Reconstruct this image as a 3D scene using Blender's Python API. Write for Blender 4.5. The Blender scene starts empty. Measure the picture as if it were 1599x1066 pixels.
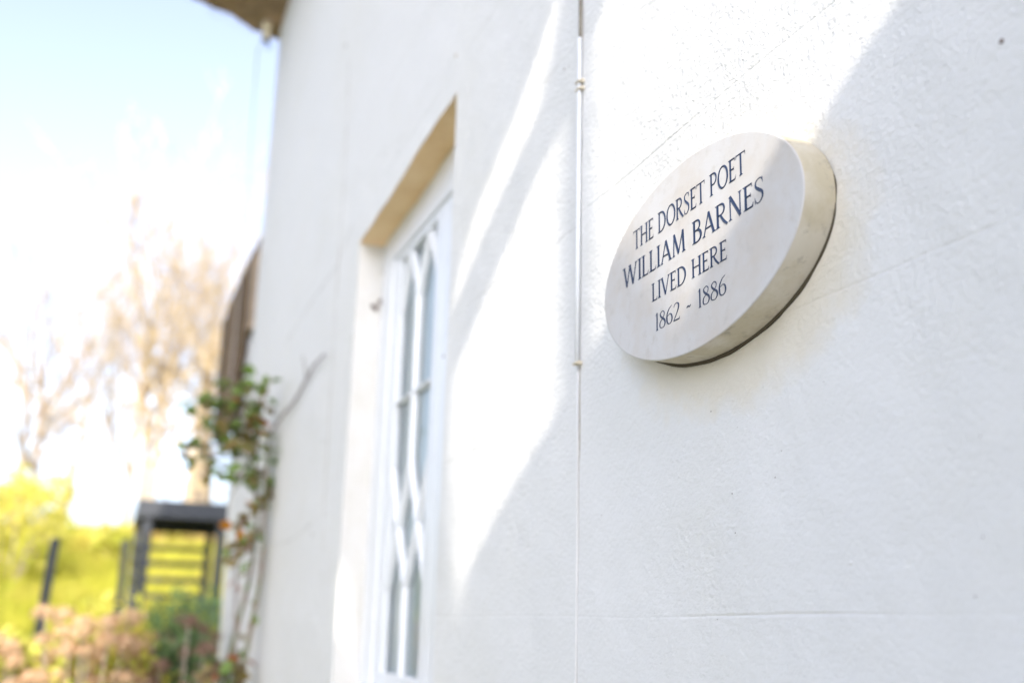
import bpy, math, random
import numpy as np
from mathutils import Vector, Matrix, noise
random.seed(7)
rng = random.Random(11)
S = bpy.context.scene
COL = S.collection

# ------------------------------------------------------------------ camera
F = 1672.0
Xa = np.array([-659.5, -432.0, -F]); Xa /= np.linalg.norm(Xa)
Za = np.array([160.0, 6227.0, -F]); Za -= Xa*Xa.dot(Za); Za /= np.linalg.norm(Za)
Ya = np.cross(Za, Xa)
ROT = np.array([Xa, Ya, Za])
EYE = np.array([0.0, 0.0, 1.5])
cam = bpy.data.cameras.new('camera'); cam_o = bpy.data.objects.new('camera', cam); COL.objects.link(cam_o)
M4 = Matrix.Identity(4)
for i in range(3):
    for j in range(3): M4[i][j] = float(ROT[i][j])
M4.translation = Vector(EYE.tolist())
cam_o.matrix_world = M4
cam.sensor_width = 36.0; cam.lens = F/1599*36
cam.clip_start = 0.05; cam.clip_end = 3000
cam.dof.use_dof = True; cam.dof.focus_distance = 1.53; cam.dof.aperture_fstop = 2.0
cam.dof.aperture_blades = 9
S.camera = cam_o

# ------------------------------------------------------------------ light
G, EL = math.radians(20), math.radians(31)
SUN = Vector((-math.cos(G)*math.cos(EL), math.sin(G)*math.cos(EL), math.sin(EL)))
w = bpy.data.worlds.new("World"); S.world = w; w.use_nodes = True
nt = w.node_tree
sky = nt.nodes.new('ShaderNodeTexSky'); sky.sky_type = 'NISHITA'; sky.sun_disc = False
sky.sun_elevation = EL; sky.sun_rotation = math.atan2(SUN.x, SUN.y)
sky.air_density = 1.0; sky.dust_density = 3.0; sky.ozone_density = 1.3
hs = nt.nodes.new('ShaderNodeHueSaturation'); hs.inputs['Saturation'].default_value = .56
tn = nt.nodes.new('ShaderNodeMix'); tn.data_type = 'RGBA'; tn.blend_type = 'MULTIPLY'; tn.inputs[0].default_value = 1
tn.inputs[7].default_value = (.92, .955, 1.07, 1)
nt.links.new(sky.outputs[0], hs.inputs['Color']); nt.links.new(hs.outputs[0], tn.inputs[6])
nt.links.new(tn.outputs[2], nt.nodes['Background'].inputs[0])
nt.nodes['Background'].inputs[1].default_value = 0.15
sl = bpy.data.lights.new('sun', 'SUN'); sl.energy = 2.0; sl.angle = math.radians(0.5); sl.color = (1.0, 0.93, 0.82)
so = bpy.data.objects.new('sun', sl); COL.objects.link(so)
so.rotation_euler = SUN.to_track_quat('Z', 'Y').to_euler()
S.render.engine = 'CYCLES'
S.view_settings.view_transform = 'Standard'; S.view_settings.look = 'None'
S.view_settings.gamma = 1.0; S.view_settings.use_curve_mapping = False
S.view_settings.exposure = 1.46

def at(px, py, X):
    """where a sight line of the survey photograph meets the upright plane x = X"""
    r = ROT @ np.array([px-799.5, 533.0-py, -F]); p = EYE + r*(X/r[0]); return (float(p[0]), float(p[1]), float(p[2]))
def onwall(px, py, y):
    r = ROT @ np.array([px-799.5, 533.0-py, -F]); p = EYE + r*(y/r[1]); return (float(p[0]), float(p[1]), float(p[2]))

# ------------------------------------------------------------------ helpers
class MB:
    def __init__(s): s.v = []; s.f = []; s.m = []
    def add(s, vs, fs, mi=0):
        o = len(s.v); s.v += [tuple(p) for p in vs]; s.f += [tuple(i+o for i in f) for f in fs]; s.m += [mi]*len(fs)
    def box(s, a, b, mi=0):
        x0,y0,z0 = a; x1,y1,z1 = b
        s.add([(x0,y0,z0),(x1,y0,z0),(x1,y1,z0),(x0,y1,z0),(x0,y0,z1),(x1,y0,z1),(x1,y1,z1),(x0,y1,z1)],
              [(3,2,1,0),(4,5,6,7),(0,1,5,4),(1,2,6,5),(2,3,7,6),(3,0,4,7)], mi)
    def beam(s, p, q, wx, wy, mi=0):
        """box section bar from p to q"""
        p = Vector(p); q = Vector(q); d = (q-p).normalized()
        u = d.cross(Vector((0,0,1)))
        if u.length < .3: u = d.cross(Vector((1,0,0)))
        u.normalize(); n = u.cross(d).normalized(); u *= wx/2; n *= wy/2
        c = 0.12
        ring = []
        for base in (p, q):
            for a, b in ((-1,-1),(1,-1),(1,1),(-1,1)):
                ring.append(base+u*a+n*b)
        s.add(ring, [(3,2,1,0),(4,5,6,7),(0,1,5,4),(1,2,6,5),(2,3,7,6),(3,0,4,7)], mi)
    def tube(s, pts, rad, n=6, mi=0, cap=True):
        pts = [Vector(p) for p in pts]
        if not hasattr(rad, '__len__'): rad = [rad]*len(pts)
        vs = []; fs = []
        up = Vector((0.3, 0.9, 0.1))
        for i, p in enumerate(pts):
            d = (pts[min(i+1, len(pts)-1)] - pts[max(i-1, 0)])
            if d.length < 1e-9: d = Vector((0,0,1))
            d.normalize()
            u = up - d*up.dot(d)
            if u.length < .05: u = Vector((1,0,0)) - d*d.x
            u.normalize(); up = u; v = d.cross(u)
            for k in range(n):
                a = 2*math.pi*k/n
                vs.append(p + (u*math.cos(a)+v*math.sin(a))*rad[i])
        for i in range(len(pts)-1):
            for k in range(n):
                a = i*n+k; b = i*n+(k+1) % n
                fs.append((a, b, b+n, a+n))
        if cap:
            fs.append(tuple(range(n-1, -1, -1))); fs.append(tuple((len(pts)-1)*n+k for k in range(n)))
        s.add(vs, fs, mi)
    def prism(s, poly, axis, a, b, mi=0):
        """poly: 2D outline (may be concave), extruded along axis 'x' or 'y' from a to b"""
        from mathutils.geometry import tessellate_polygon
        def P(q, t): return (t, q[0], q[1]) if axis == 'x' else (q[0], t, q[1])
        n = len(poly)
        tri = tessellate_polygon([[Vector((q[0], q[1], 0)) for q in poly]])
        vs = [P(q, a) for q in poly]+[P(q, b) for q in poly]
        fs = [tuple(t) for t in tri]+[tuple(i+n for i in reversed(t)) for t in tri]
        fs += [(i, (i+1) % n, (i+1) % n+n, i+n) for i in range(n)]
        s.add(vs, fs, mi)
    def build(s, name, mats, parent=None, smooth=False, bevel=0):
        me = bpy.data.meshes.new(name); me.from_pydata(s.v, [], s.f)
        if not isinstance(mats, (list, tuple)): mats = [mats]
        for m in mats: me.materials.append(m)
        if len(mats) > 1: me.polygons.foreach_set('material_index', s.m)
        if smooth: me.polygons.foreach_set('use_smooth', [True]*len(me.polygons))
        me.validate(); me.update()
        o = bpy.data.objects.new(name, me); COL.objects.link(o)
        if parent: o.parent = parent
        if bevel:
            b = o.modifiers.new('bevel', 'BEVEL'); b.width = bevel; b.segments = 2; b.limit_method = 'ANGLE'
        return o
def tag(o, label=None, cat=None, group=None, kind=None):
    for k, v in (('label', label), ('category', cat), ('group', group), ('kind', kind)):
        if v: o[k] = v
    return o
def thing(name, label, cat, loc=(0,0,0), group=None):
    o = bpy.data.objects.new(name, None); COL.objects.link(o); o.empty_display_size = .2
    o.location = loc
    return tag(o, label, cat, group)
def rel(o, parent):
    """parent while keeping world-built coordinates"""
    o.parent = parent; o.matrix_parent_inverse = Matrix.Translation(-Vector(parent.location)); return o
def part(mb, name, mats, parent, **k):
    o = mb.build(name, mats, None, **k)
    return rel(o, parent)

def mat(name, col, rough=.8, spec=.3, bump=(), mottle=None, trans=0, **kw):
    """bump: list of (scale, strength(metres), detail, stretch); mottle: (scale, colour2, lo, hi)"""
    m = bpy.data.materials.new(name); m.use_nodes = True; t = m.node_tree; N = t.nodes; L = t.links
    b = N['Principled BSDF']; b.inputs['Roughness'].default_value = rough
    b.inputs['Specular IOR Level'].default_value = spec
    tc = N.new('ShaderNodeTexCoord'); co = tc.outputs['Object']
    b.inputs['Base Color'].default_value = (*col, 1)
    src = None
    for (sc, c2, lo, hi) in (mottle or []):
        nz = N.new('ShaderNodeTexNoise'); nz.inputs['Scale'].default_value = sc; nz.inputs['Detail'].default_value = 6
        nz.inputs['Roughness'].default_value = .65
        L.new(co, nz.inputs['Vector'])
        r = N.new('ShaderNodeMapRange'); r.inputs[1].default_value = lo; r.inputs[2].default_value = hi
        L.new(nz.outputs[0], r.inputs[0])
        mx = N.new('ShaderNodeMix'); mx.data_type = 'RGBA'
        L.new(r.outputs[0], mx.inputs[0])
        if src: L.new(src, mx.inputs[6])
        else: mx.inputs[6].default_value = (*col, 1)
        mx.inputs[7].default_value = (*c2, 1); src = mx.outputs[2]
    if src: L.new(src, b.inputs['Base Color'])
    prev = None
    for (sc, st, det, stretch) in bump:
        mp = N.new('ShaderNodeMapping'); mp.inputs['Scale'].default_value = stretch; L.new(co, mp.inputs['Vector'])
        nz = N.new('ShaderNodeTexNoise'); nz.inputs['Scale'].default_value = sc; nz.inputs['Detail'].default_value = det
        L.new(mp.outputs[0], nz.inputs['Vector'])
        bp = N.new('ShaderNodeBump'); bp.inputs['Distance'].default_value = st; bp.inputs['Strength'].default_value = 1
        L.new(nz.outputs[0], bp.inputs['Height'])
        if prev: L.new(prev, bp.inputs['Normal'])
        prev = bp.outputs[0]
    if prev: L.new(prev, b.inputs['Normal'])
    if trans:
        # thin leaf: part of the light passes through
        tr = N.new('ShaderNodeBsdfTranslucent')
        if src: L.new(src, tr.inputs['Color'])
        else: tr.inputs['Color'].default_value = (*col, 1)
        ms = N.new('ShaderNodeMixShader'); ms.inputs[0].default_value = trans
        L.new(b.outputs[0], ms.inputs[1]); L.new(tr.outputs[0], ms.inputs[2])
        L.new(ms.outputs[0], N['Material Output'].inputs['Surface'])
    return m

# ------------------------------------------------------------------ materials
STUCCO = mat('painted_stucco', (.78,.775,.755), .75, .3,
    bump=[(3.5, .012, 2, (1,1,1)), (11, .005, 3, (1,1,1)), (24, .0016, 4, (1,1,1)), (115, .0030, 5, (1,1,1)), (110, .0010, 3, (.3,1,1.5)), (330, .0008, 2, (1,1,1))],
    mottle=[(1.3, (.765,.755,.715), .45, .75), (30, (.74,.73,.69), .66, .85), (90, (.52,.5,.44), .79, .88)])
# the render is rougher high up and in patches, trowelled smoother lower down
t = STUCCO.node_tree; N = t.nodes; L = t.links
tc = N.new('ShaderNodeTexCoord'); sx_ = N.new('ShaderNodeSeparateXYZ'); L.new(tc.outputs['Object'], sx_.inputs[0])
pn = N.new('ShaderNodeTexNoise'); pn.inputs['Scale'].default_value = 2.6; pn.inputs['Detail'].default_value = 3; L.new(tc.outputs['Object'], pn.inputs['Vector'])
am = N.new('ShaderNodeMath'); am.operation = 'MULTIPLY_ADD'; L.new(pn.outputs[0], am.inputs[0]); am.inputs[1].default_value = 1.5; L.new(sx_.outputs['Z'], am.inputs[2])
mr = N.new('ShaderNodeMapRange'); mr.inputs[1].default_value = 2.35; mr.inputs[2].default_value = 3.0; mr.inputs[3].default_value = .5; mr.inputs[4].default_value = 1.0; L.new(am.outputs[0], mr.inputs[0])
for nd in [n_ for n_ in N if n_.type == 'BUMP' and n_.inputs['Distance'].default_value < .0032]: L.new(mr.outputs[0], nd.inputs['Strength'])
# yellow stain and warm light painted round the plaque, tied to the wall itself
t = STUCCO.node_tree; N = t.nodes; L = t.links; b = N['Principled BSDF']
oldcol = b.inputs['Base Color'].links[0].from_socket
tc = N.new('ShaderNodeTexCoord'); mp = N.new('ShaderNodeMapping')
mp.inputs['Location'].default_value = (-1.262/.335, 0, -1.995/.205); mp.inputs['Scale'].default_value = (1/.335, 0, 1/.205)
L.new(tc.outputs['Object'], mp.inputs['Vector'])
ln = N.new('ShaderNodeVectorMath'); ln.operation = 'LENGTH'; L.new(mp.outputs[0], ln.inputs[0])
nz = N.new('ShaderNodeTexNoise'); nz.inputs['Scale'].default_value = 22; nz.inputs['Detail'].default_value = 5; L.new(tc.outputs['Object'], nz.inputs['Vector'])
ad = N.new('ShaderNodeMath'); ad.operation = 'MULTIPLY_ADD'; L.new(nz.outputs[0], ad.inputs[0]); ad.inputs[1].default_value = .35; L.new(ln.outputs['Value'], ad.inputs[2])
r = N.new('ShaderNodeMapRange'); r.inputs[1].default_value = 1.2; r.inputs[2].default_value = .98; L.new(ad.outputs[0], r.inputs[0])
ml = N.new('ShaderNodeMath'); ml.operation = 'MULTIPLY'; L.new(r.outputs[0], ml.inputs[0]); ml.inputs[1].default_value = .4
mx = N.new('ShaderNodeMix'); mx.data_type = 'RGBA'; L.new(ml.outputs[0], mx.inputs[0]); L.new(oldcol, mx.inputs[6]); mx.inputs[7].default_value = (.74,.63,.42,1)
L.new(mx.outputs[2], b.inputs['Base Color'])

REVEAL = mat('reveal_plaster', (.68,.67,.64), .8, .25, bump=[(14,.004,4,(1,1,1)),(90,.001,3,(1,1,1))],
    mottle=[(5,(.63,.61,.55),.45,.7),(14,(.35,.31,.26),.70,.78)])
SOFFIT = mat('stained_bounce_soffit', (.96,.72,.44), .85, .2, bump=[(12,.005,4,(1,1,1)),(70,.001,3,(1,1,1))],  # stained plaster, with warm bounced light also put into the colour
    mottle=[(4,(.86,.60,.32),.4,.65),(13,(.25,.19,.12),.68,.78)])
WPAINT = mat('white_gloss_paint', (.80,.82,.84), .35, .5, bump=[(30,.0006,2,(1,1,1))], mottle=[(9,(.76,.77,.77),.5,.8)])
STONE = mat('portland_stone', (.64,.625,.61), .7, .3, bump=[(55,.0004,4,(1,1,1)),(300,.00012,2,(1,1,1))],
    mottle=[(7,(.60,.55,.49),.42,.66),(45,(.56,.53,.49),.55,.75),(150,(.4,.37,.33),.72,.80),(260,(.42,.40,.37),.70,.76)])
STONE_RIM = mat('weathered_stone_rim', (.64,.59,.49), .85, .2, bump=[(90,.001,4,(1,1,1))],
    mottle=[(9,(.55,.49,.36),.42,.58),(38,(.38,.34,.27),.57,.72),(120,(.3,.28,.24),.66,.8)])
INK = mat('navy_letter_paint', (.012,.028,.075), .35, .5)
DARKGAP = mat('dark_mortar_gap', (.10,.085,.06), .9, .1)
GREYCABLE = mat('weathered_cable', (.40,.36,.30), .6, .3, mottle=[(60,(.25,.22,.18),.5,.6)])
CLIPM = mat('cable_clip', (.62,.55,.42), .5, .4)
GLASSBACK = mat('pale_blind', (.76,.84,.86), .8, .2)
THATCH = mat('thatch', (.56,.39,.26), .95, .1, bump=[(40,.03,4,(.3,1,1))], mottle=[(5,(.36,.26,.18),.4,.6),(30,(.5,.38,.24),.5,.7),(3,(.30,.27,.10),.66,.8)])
THATCH_SHADE = mat('shaded_thatch', (.11,.085,.06), .95, .1, bump=[(40,.02,4,(1,1,.3))], mottle=[(9,(.10,.075,.055),.45,.65)])  # shade of the hood put into the thatch colour
THATCH_LIT = mat('thatch_sunlit', (.42,.33,.24), .95, .1, bump=[(40,.02,4,(1,1,.3))], mottle=[(9,(.3,.24,.18),.45,.65)])  # sunlight on the hood put into a paler thatch colour
TIMBER = mat('black_stained_timber', (.05,.056,.068), .55, .5, bump=[(25,.003,4,(4,4,.5))], mottle=[(9,(.065,.07,.08),.45,.7)])
BARK = mat('pale_bark', (.62,.49,.30), .9, .1, bump=[(12,.02,3,(1,1,.3))], mottle=[(3,(.38,.30,.24),.45,.6)])
BARK2 = mat('grey_bark', (.48,.42,.36), .9, .1, mottle=[(2,(.42,.32,.24),.45,.6)])
GRASS = mat('spring_grass', (.58,.55,.07), .8, .2, trans=.4, mottle=[(.5,(.58,.52,.10),.4,.6),(3,(.30,.38,.03),.5,.7)])
YLEAF = mat('yellow_green_leaf', (.80,.70,.16), .6, .3, trans=.45, mottle=[(.6,(.45,.47,.05),.4,.6),(2,(.72,.60,.20),.5,.7)])
OLEAF = mat('russet_leaf', (.62,.45,.19), .7, .3, trans=.35, mottle=[(2,(.45,.4,.08),.45,.6)])
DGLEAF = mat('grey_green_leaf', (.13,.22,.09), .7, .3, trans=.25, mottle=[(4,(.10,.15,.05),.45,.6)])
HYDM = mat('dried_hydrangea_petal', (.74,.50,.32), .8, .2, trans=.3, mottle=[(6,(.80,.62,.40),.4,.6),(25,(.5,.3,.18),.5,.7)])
HYDS = mat('shaded_hydrangea_petal', (.26,.16,.12), .8, .2, trans=.2, mottle=[(6,(.32,.21,.15),.4,.6),(25,(.15,.09,.07),.5,.7)])  # dried petals again, with shade put into a darker colour
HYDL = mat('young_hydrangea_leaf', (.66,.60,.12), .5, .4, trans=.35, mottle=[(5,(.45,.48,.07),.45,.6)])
ROSE_G = mat('rose_leaf_green', (.18,.30,.06), .45, .45, trans=.3, mottle=[(25,(.20,.27,.06),.45,.6)])
ROSE_B = mat('rose_leaf_bronze', (.30,.22,.08), .45, .45, trans=.3, mottle=[(25,(.10,.10,.03),.45,.6)])
ROSE_R = mat('rose_leaf_red', (.34,.12,.05), .45, .45, trans=.3, mottle=[(25,(.35,.10,.04),.45,.6)])
ROSE_O = mat('rose_leaf_orange', (.50,.20,.02), .45, .45, trans=.3)
STEM = mat('rose_stem', (.16,.17,.09), .7, .3, mottle=[(12,(.2,.13,.09),.45,.6)])
TWIG = mat('bare_twig', (.25,.21,.19), .8, .2)
CERAMIC = mat('cream_ceramic', (.80,.72,.52), .3, .5)
BLACKM = mat('black_iron', (.03,.035,.045), .5, .5)
GROUND = mat('garden_ground', (.17,.18,.07), .95, .1, mottle=[(.25,(.20,.19,.06),.4,.6),(2,(.15,.12,.05),.5,.7)])
PATHM = mat('pale_gravel', (.60,.59,.56), .95, .1, mottle=[(20,(.50,.49,.46),.45,.6)])
GLASS = bpy.data.materials.new('window_glass'); GLASS.use_nodes = True
t = GLASS.node_tree; N = t.nodes; L = t.links
gl = N.new('ShaderNodeBsdfGlossy'); gl.inputs['Roughness'].default_value = .01
tr = N.new('ShaderNodeBsdfTransparent'); tr.inputs['Color'].default_value = (.96,.985,.985,1)
fr = N.new('ShaderNodeFresnel'); fr.inputs['IOR'].default_value = 1.42
ms = N.new('ShaderNodeMixShader'); L.new(fr.outputs[0], ms.inputs[0]); L.new(tr.outputs[0], ms.inputs[1]); L.new(gl.outputs[0], ms.inputs[2])
L.new(ms.outputs[0], N['Material Output'].inputs['Surface'])

# ------------------------------------------------------------------ ground
def hz(x, y):
    """terrain height: level by the house, a bank rising behind the garden, low hills far off"""
    def ss(a, b, v):
        k = min(1, max(0, (v-a)/(b-a))); return k*k*(3-2*k)
    h = 1.15*ss(8.8, 14.5, x) + 1.7*ss(13, 26, x) + 2.0*ss(24, 46, x) + 2.0*ss(46, 200, x)
    h += noise.noise(Vector((x*.25, y*.25, 0)))*.12*ss(8.6, 12, x)
    return h
mb = MB()
xs = sorted(set([-900,-400,-150,-60,-30,-15,-8,-4,0,4,7] + [8+.6*i for i in range(40)] + [32+2*i for i in range(15)] + [70,90,130,200,400,900,1500]))
ys = sorted(set([-900,-400,-150,-70,-45,-30] + [-20+.9*i for i in range(52)] + [30,50,90,200,400,900]))
vs = [(x, y, hz(x, y)) for x in xs for y in ys]; n = len(ys)
mb.add(vs, [(i*n+j, (i+1)*n+j, (i+1)*n+j+1, i*n+j+1) for i in range(len(xs)-1) for j in range(n-1)])
tag(mb.build('ground', GROUND, smooth=True), kind='structure')
mb = MB()
mb.add([(-14,-.55,.004),(1.6,-.55,.004),(1.9,3.5,.004),(2.5,22,.004),(-14,22,.004)], [(0,1,2,3,4)])
tag(mb.build('bounce_forecourt', PATHM), kind='structure')  # pale ground out of view, added to bounce light onto the wall

# ------------------------------------------------------------------ cottage
YW = -0.8
cot = thing('cottage', 'white stuccoed cottage wall with thatched eaves and a deep set window', 'cottage', (3.2, -.8, 0))
WX0, WX1, WZ0 = 2.63, 3.82, 1.265
def whead(x): return 2.966 - .049*(x-WX0) + .004*math.sin(x*9) + .003*math.sin(x*27+1)
COURSES = [.382+.3805*i for i in range(0, 15)]
COURSES = [1.525-1.143, 1.525-.762, 1.525-.381, 1.525, 1.902, 2.283, 2.664, 3.045, 3.426, 3.807, 4.188, 4.57, 4.95, 5.33]
VJ = [(-.2, 0, 9), (.42, 1, 9), (1.211, 2.17, 2.664), (4.20, 1.525, 5.3), (5.1, 1.9, 2.283), (4.9, 2.283, 2.664), (5.9, 1.9, 3.4)]
xl = list(np.arange(-1.0, 7.14, .055)); xl = [x for x in xl if not (WX0-.03 < x < WX0+.03 or WX1-.03 < x < WX1+.03)]
gx = [v[0] for v in VJ]+[1.772]
xl = [x for x in xl if all(abs(x-q) > .012 for q in gx)]
for q in gx: xl += [q-.008, q-.004, q-.002, q-.0006, q+.0006, q+.002, q+.004, q+.008]
xl += [WX0, WX1, 7.13]; xl = sorted(xl)
zl = list(np.arange(-.2, 5.75, .055))
zl = [z for z in zl if all(abs(z-q) > .012 for q in COURSES) and not (WZ0-.03 < z < WZ0+.03) and not (2.86 < z < 2.99)]
for q in COURSES: zl += [q-.008, q-.004, q-.002, q-.0006, q+.0006, q+.002, q+.004, q+.008]
zl += [WZ0, 2.9, 2.985]; zl = sorted(zl); zh = zl.index(2.9)
def wy(x, z):
    y = YW + .0035*noise.noise(Vector((x*1.3, z*1.3, 3))) + .0022*noise.noise(Vector((x*5, z*5, 8)))
    for q in COURSES:
        if abs(z-q) < .0015:
            k = .45+1.1*noise.noise(Vector((x*2.3, q*7, 1)))
            y -= .0012*max(.45 if x > 3.9 else .25, min(1, k*1.3))
    for q, a, b_ in VJ:
        if abs(x-q) < .0015 and a <= z <= b_: y -= .0011*(.6+.6*noise.noise(Vector((q, z*2, 5))))
    if abs(x-1.772) < .0015: y -= .003
    # far arris and window arrises are worn round
    if x > 7.1: y -= .012
    return y
mb = MB(); nz_ = len(zl)
vs = []
for x in xl:
    for k, z in enumerate(zl):
        zz = whead(min(max(x, WX0), WX1)) if k == zh else z
        if any(abs(z-q) < .009 for q in COURSES): zz = z+.0035*noise.noise(Vector((x*2.2, z*1.1, 5)))+.0012*noise.noise(Vector((x*11, z*1.1, 5)))
        vs.append((x, wy(x, z), zz))
i0, i1 = xl.index(WX0), xl.index(WX1); k0 = zl.index(WZ0)
fs = []
for i in range(len(xl)-1):
    for k in range(nz_-1):
        if i0 <= i < i1 and k0 <= k < zh: continue
        a = i*nz_+k; fs.append((a, a+nz_, a+nz_+1, a+1))
mb.add([], []); mb.v = vs; mb.f = fs; mb.m = [0]*len(fs)
# end (hip side) wall returning away behind the corner, and the near end
o_ = len(mb.v)
mb.add([(7.13, YW-.012, -.2), (7.13, -5, -.2), (7.13, -5, 5.75), (7.13, YW-.012, 5.75)], [(0,1,2,3)])
mb.add([(-1.0, YW, -.2), (-1.0, -5, -.2), (-1.0, -5, 5.75), (-1.0, YW, 5.75)], [(3,2,1,0)])
mb.add([(-1.0, -5, -.2), (7.13, -5, -.2), (7.13, -5, 5.75), (-1.0, -5, 5.75)], [(0,1,2,3)])
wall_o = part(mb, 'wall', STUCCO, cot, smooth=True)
# object-space of this part equals world minus cot location; keep its texture in metres from the origin
# jambs, soffit and sill of the opening
RD = -.93
def strip(path, y0, y1, name, m, nseg=8, wob=.003):
    mb = MB(); vs = []; 
    for (x, z) in path:
        for s_ in range(nseg+1):
            y = y0+(y1-y0)*s_/nseg
            d = wob*noise.noise(Vector((x*9, y*14, z*9)))
            vs.append((x+d, wy(x, z) if s_ == 0 else y, z+d))
    n = nseg+1
    mb.add(vs, [(i*n+j, i*n+j+1, (i+1)*n+j+1, (i+1)*n+j) for i in range(len(path)-1) for j in range(nseg)])
    return part(mb, name, m, cot, smooth=True)
zz = [z for z in zl if WZ0 <= z < 2.88]
hx = [x for x in xl if WX0 <= x <= WX1]
strip([(WX1, z) for z in zz]+[(WX1, whead(WX1))], YW, RD, 'jamb', REVEAL, wob=0.0)
strip([(WX0, z) for z in zz]+[(WX0, whead(WX0))], YW, RD, 'jamb', REVEAL, wob=0.0)
strip([(x, whead(x)) for x in hx], YW, RD, 'soffit', SOFFIT, wob=0.0)
strip([(x, WZ0) for x in hx], YW, RD, 'sill', WPAINT, wob=0.0)

# window: two casements with interlaced gothic glazing bars
win = MB()
FZ0, FZ1 = 1.265, 2.97
FY0, FY1 = -.955, -.895
win.box((WX0+.002, FY0, 2.806), (WX1-.002, FY1, whead(3.2)+.02))      # head
win.box((WX0+.002, FY0, FZ0+.001), (WX1-.002, FY1, FZ0+.045))          # bottom
win.box((3.665, FY0, FZ0+.046), (WX1-.002, FY1, 2.805))
win.box((WX0+.002, FY0, FZ0+.046), (2.71, FY1, 2.805))
window = part(win, 'window_frame', WPAINT, cot, bevel=.004)
def casement(xa, xb, ncol):
    """sash between xa<xb with ncol lights; every bar forks into pointed hoops"""
    mb = MB(); st = .085
    y0, y1 = -.936, -.903
    mb.box((xb-st, y0, 1.312), (xb, y1, 2.804)); mb.box((xa, y0, 1.312), (xa+st, y1, 2.804))
    mb.box((xa+st, y0, 1.312), (xb-st, y1, 1.355)); mb.box((xa+st, y0, 2.775), (xb-st, y1, 2.804))
    o = part(mb, 'sash', WPAINT, cot, bevel=.003)
    ga, gb = xa+st, xb-st; sp = (gb-ga)/ncol
    bw = .017
    bars = [ga+sp*k for k in range(ncol+1)]
    def bar(pts):
        m_ = MB(); vs = []
        for i, (x, z) in enumerate(pts):
            a = pts[max(i-1,0)]; c = pts[min(i+1,len(pts)-1)]
            d = Vector((c[0]-a[0], c[1]-a[1])).normalized(); nx, nz2 = d.y, -d.x
            h = bw/2
            for (u, y) in ((-h, -.935), (-h, -.918), (-h*.35, -.906), (h*.35, -.906), (h, -.918), (h, -.935)):
                vs.append((x+nx*u, y+jit, z+nz2*u))
        n = 6
        m_.add(vs, [(i*n+j, i*n+(j+1) % n, (i+1)*n+(j+1) % n, (i+1)*n+j) for i in range(len(pts)-1) for j in range(n)])
        g_ = part(m_, 'glazing_bar', WPAINT, cot)
        return g_
    jit = 0
    def hoop(x0, x1, z0, z1, bulge):
        return [(x0+(x1-x0)*(t_**bulge), z0+(z1-z0)*t_) for t_ in [i/8 for i in range(9)]]
    for k, bx_ in enumerate(bars):
        if 0 < k < ncol:
            bar([(bx_, 1.35), (bx_, 1.63)]); bar([(bx_, 2.01), (bx_, 2.59)])
        for s_ in (-1, 1):
            if (k == 0 and s_ < 0) or (k == ncol and s_ > 0): continue
            jit = .0004*(k*2+s_)
            nx = bx_+s_*sp/2
            bar(hoop(bx_, nx-s_*.004, 1.62, 1.81, 1.0)); bar(hoop(bx_, nx-s_*.004, 2.02, 1.81, 1.0))
            bar(hoop(bx_, nx-s_*.004, 2.58, 2.78, 1.15))
    jit = -.001
    bar([(ga, 2.25), (gb, 2.25)])
    p = MB(); p.add([(ga-.005,-.9265,1.35),(gb+.005,-.9265,1.35),(gb+.005,-.9265,2.78),(ga-.005,-.9265,2.78)], [(3,2,1,0)]); part(p, 'pane', GLASS, cot)
casement(3.04, 3.662, 2); casement(2.712, 3.036, 1)
# the room behind: pale blind
mb = MB(); 
nf = 40
vs = []
for i in range(nf+1):
    x = 2.66+(3.80-2.66)*i/nf; y = -.9415+.003*math.sin(i*1.9)
    vs += [(x, y, 1.2), (x, y, 3.0)]
mb.add(vs, [(2*i, 2*i+2, 2*i+3, 2*i+1) for i in range(nf)])
tag(mb.build('blind', GLASSBACK, smooth=True), 'pale folded blind hanging behind the glazing bars of the window', 'blind')

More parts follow.
